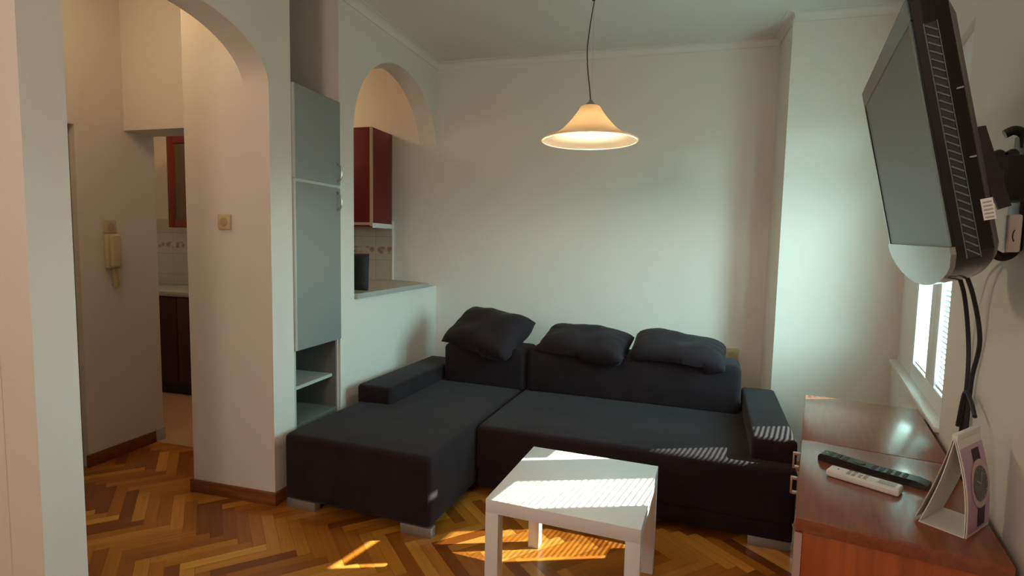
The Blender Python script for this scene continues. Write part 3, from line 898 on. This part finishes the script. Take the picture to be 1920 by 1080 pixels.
for t in (-.012, .160):
    tb = MB().prism([(.270, 1.636), (.302, 1.640), (.356, 1.470), (.336, 1.462)], lambda a, c, k, t=t: Vector((a, t + .012 * k, c)))
    tb.box((.246, t, 1.60), (.285, t + .012, 1.632), .002).box((.30, t + .002, 1.52), (.34, .09 if t < 0 else t + .010, 1.545), .002)
    tb.build('tilt_arm', M['btn'], br)

# white adapter under the bracket, with its cables
ad = thing('power_adapter', 'white adapter box hanging under the television bracket', 'adapter', mat=MR @ Matrix.Translation((.366, .010, 1.372)))
MB().box((-.011, -.014, 0), (.013, .014, .080), .005, 3).build('case', M['whiteplast'], ad)
arc = MB().tube([(.004 - .006 * math.cos(a), -.0145, .035 + .014 * math.sin(a)) for a in [(-60 + 12 * i) * PI / 180 for i in range(11)]], .0011, 6)
arc.build('arc_mark', M['btn'], ad)
def cable(label, pts, r=.0058, extra=None):
    o = MB().tube([MR @ Vector(p) for p in spline(pts, 8)], r, 10).build('cable', M['blackrub'])
    return tag(o, label, 'cable', None)
cable('black cable bowing nearest the window as it drops from the television', [(.30, .18, 1.43), (.345, .47, 1.36), (.395, .55, 1.25), (.424, .590, 1.10), (.424, .560, .98), (.424, .575, .86), (.424, .58, .66)])
cable('black cable hanging straighter on the sideboard calendar side, down from the television', [(.30, .14, 1.43), (.350, .40, 1.36), (.398, .455, 1.25), (.424, .462, 1.12), (.424, .510, 1.00), (.424, .52, .88), (.424, .535, .66)])
cable('short black cable end sticking out sideways above the sideboard calendar', [(.410, .556, .84), (.409, .50, .955), (.408, .42, .95), (.404, .345, .925)], .0055)

# ------------------------------------------------------------------ light
def light(name, kind, loc, energy, col, **k):
    l = bpy.data.lights.new(name, kind); l.energy = energy; l.color = col
    for a, b_ in k.items(): setattr(l, a, b_)
    o = bpy.data.objects.new(name, l); o.location = loc; COL.objects.link(o); return o
EL, AZ = math.radians(38.4), math.radians(21.4)
sun = light('sun', 'SUN', (3, 4, 4), 26.0, (1.0, 0.92, 0.80), angle=math.radians(0.34))
dv = Vector((-math.cos(AZ) * math.cos(EL), -math.sin(AZ) * math.cos(EL), -math.sin(EL)))
sun.rotation_euler = dv.to_track_quat('-Z', 'Y').to_euler()
light('rear_fill_light', 'POINT', (-1.1, -0.9, 2.05), 45.0, (1.0, 0.82, 0.68), shadow_soft_size=.2)  # added warm fill behind the camera, no known lamp there
light('hall_ceiling_light', 'POINT', (-2.62, 1.75, H - .18), 6.0, (1.0, 0.68, 0.38), shadow_soft_size=.08)
light('kitchen_ceiling_light', 'POINT', (-3.4, 3.45, H - .15), 14.0, (1.0, 0.66, 0.34), shadow_soft_size=.08)

w = bpy.data.worlds.new('sky'); S.world = w; w.use_nodes = True
bgn = w.node_tree.nodes['Background']
wn, wlk = w.node_tree.nodes, w.node_tree.links
wt_ = wn.new('ShaderNodeTexCoord'); wsep = wn.new('ShaderNodeSeparateXYZ'); wr_ = wn.new('ShaderNodeValToRGB')
wlk.new(wt_.outputs['Generated'], wsep.inputs[0]); 
wm = wn.new('ShaderNodeMath'); wm.operation = 'MULTIPLY_ADD'; wm.inputs[1].default_value = .5; wm.inputs[2].default_value = .5
wlk.new(wsep.outputs['Z'], wm.inputs[0]); wlk.new(wm.outputs[0], wr_.inputs['Fac'])
el = wr_.color_ramp.elements
el[0].position = 0.0; el[0].color = (0.10, 0.11, 0.085, 1)
el[1].position = 1.0; el[1].color = (0.46, 0.88, 0.95, 1)
for p_0, c_0 in ((.485, (0.11, 0.12, 0.09)), (.515, (0.63, 0.93, 0.95)), (.70, (0.57, 0.92, 0.97))):
    q_ = el.new(p_0); q_.color = (*c_0, 1)
wlk.new(wr_.outputs['Color'], bgn.inputs['Color'])
bgn.inputs['Strength'].default_value = 28.5
po_ = light('window_portal', 'AREA', (0, 0, 0), 1.0, (1, 1, 1), shape='RECTANGLE', size=.85, size_y=1.5)
po_.data.cycles.is_portal = True
Pw = MR @ Vector((SW + .24, 1.39, 1.45))
po_.location = Pw
po_.rotation_euler = (-EX).to_track_quat('-Z', 'Y').to_euler()

# ------------------------------------------------------------------ camera
cam = bpy.data.cameras.new('camera'); co_ = bpy.data.objects.new('camera', cam); COL.objects.link(co_)
F, YAW, PITCH, ROLL, HC_ = 1017.5, .2742, .0835, .0204, 1.3709
cam.sensor_width = 36; cam.lens = F / 1920 * 36; cam.clip_start = .02
cy, sy = math.cos(YAW), math.sin(YAW)
f0 = Vector((-sy, cy, 0)); r0 = Vector((cy, sy, 0)); u0 = Vector((0, 0, 1))
f2 = f0 * math.cos(PITCH) - u0 * math.sin(PITCH); up2 = u0 * math.cos(PITCH) + f0 * math.sin(PITCH)
r3 = r0 * math.cos(ROLL) + up2 * math.sin(ROLL); u3 = up2 * math.cos(ROLL) - r0 * math.sin(ROLL)
co_.matrix_world = Matrix(((r3.x, u3.x, -f2.x, 0), (r3.y, u3.y, -f2.y, 0), (r3.z, u3.z, -f2.z, HC_), (0, 0, 0, 1)))
S.camera = co_
S.view_settings.view_transform = 'Standard'
S.view_settings.look = 'None'
S.view_settings.gamma = 1.0
S.view_settings.use_curve_mapping = False
S.view_settings.exposure = 0.12
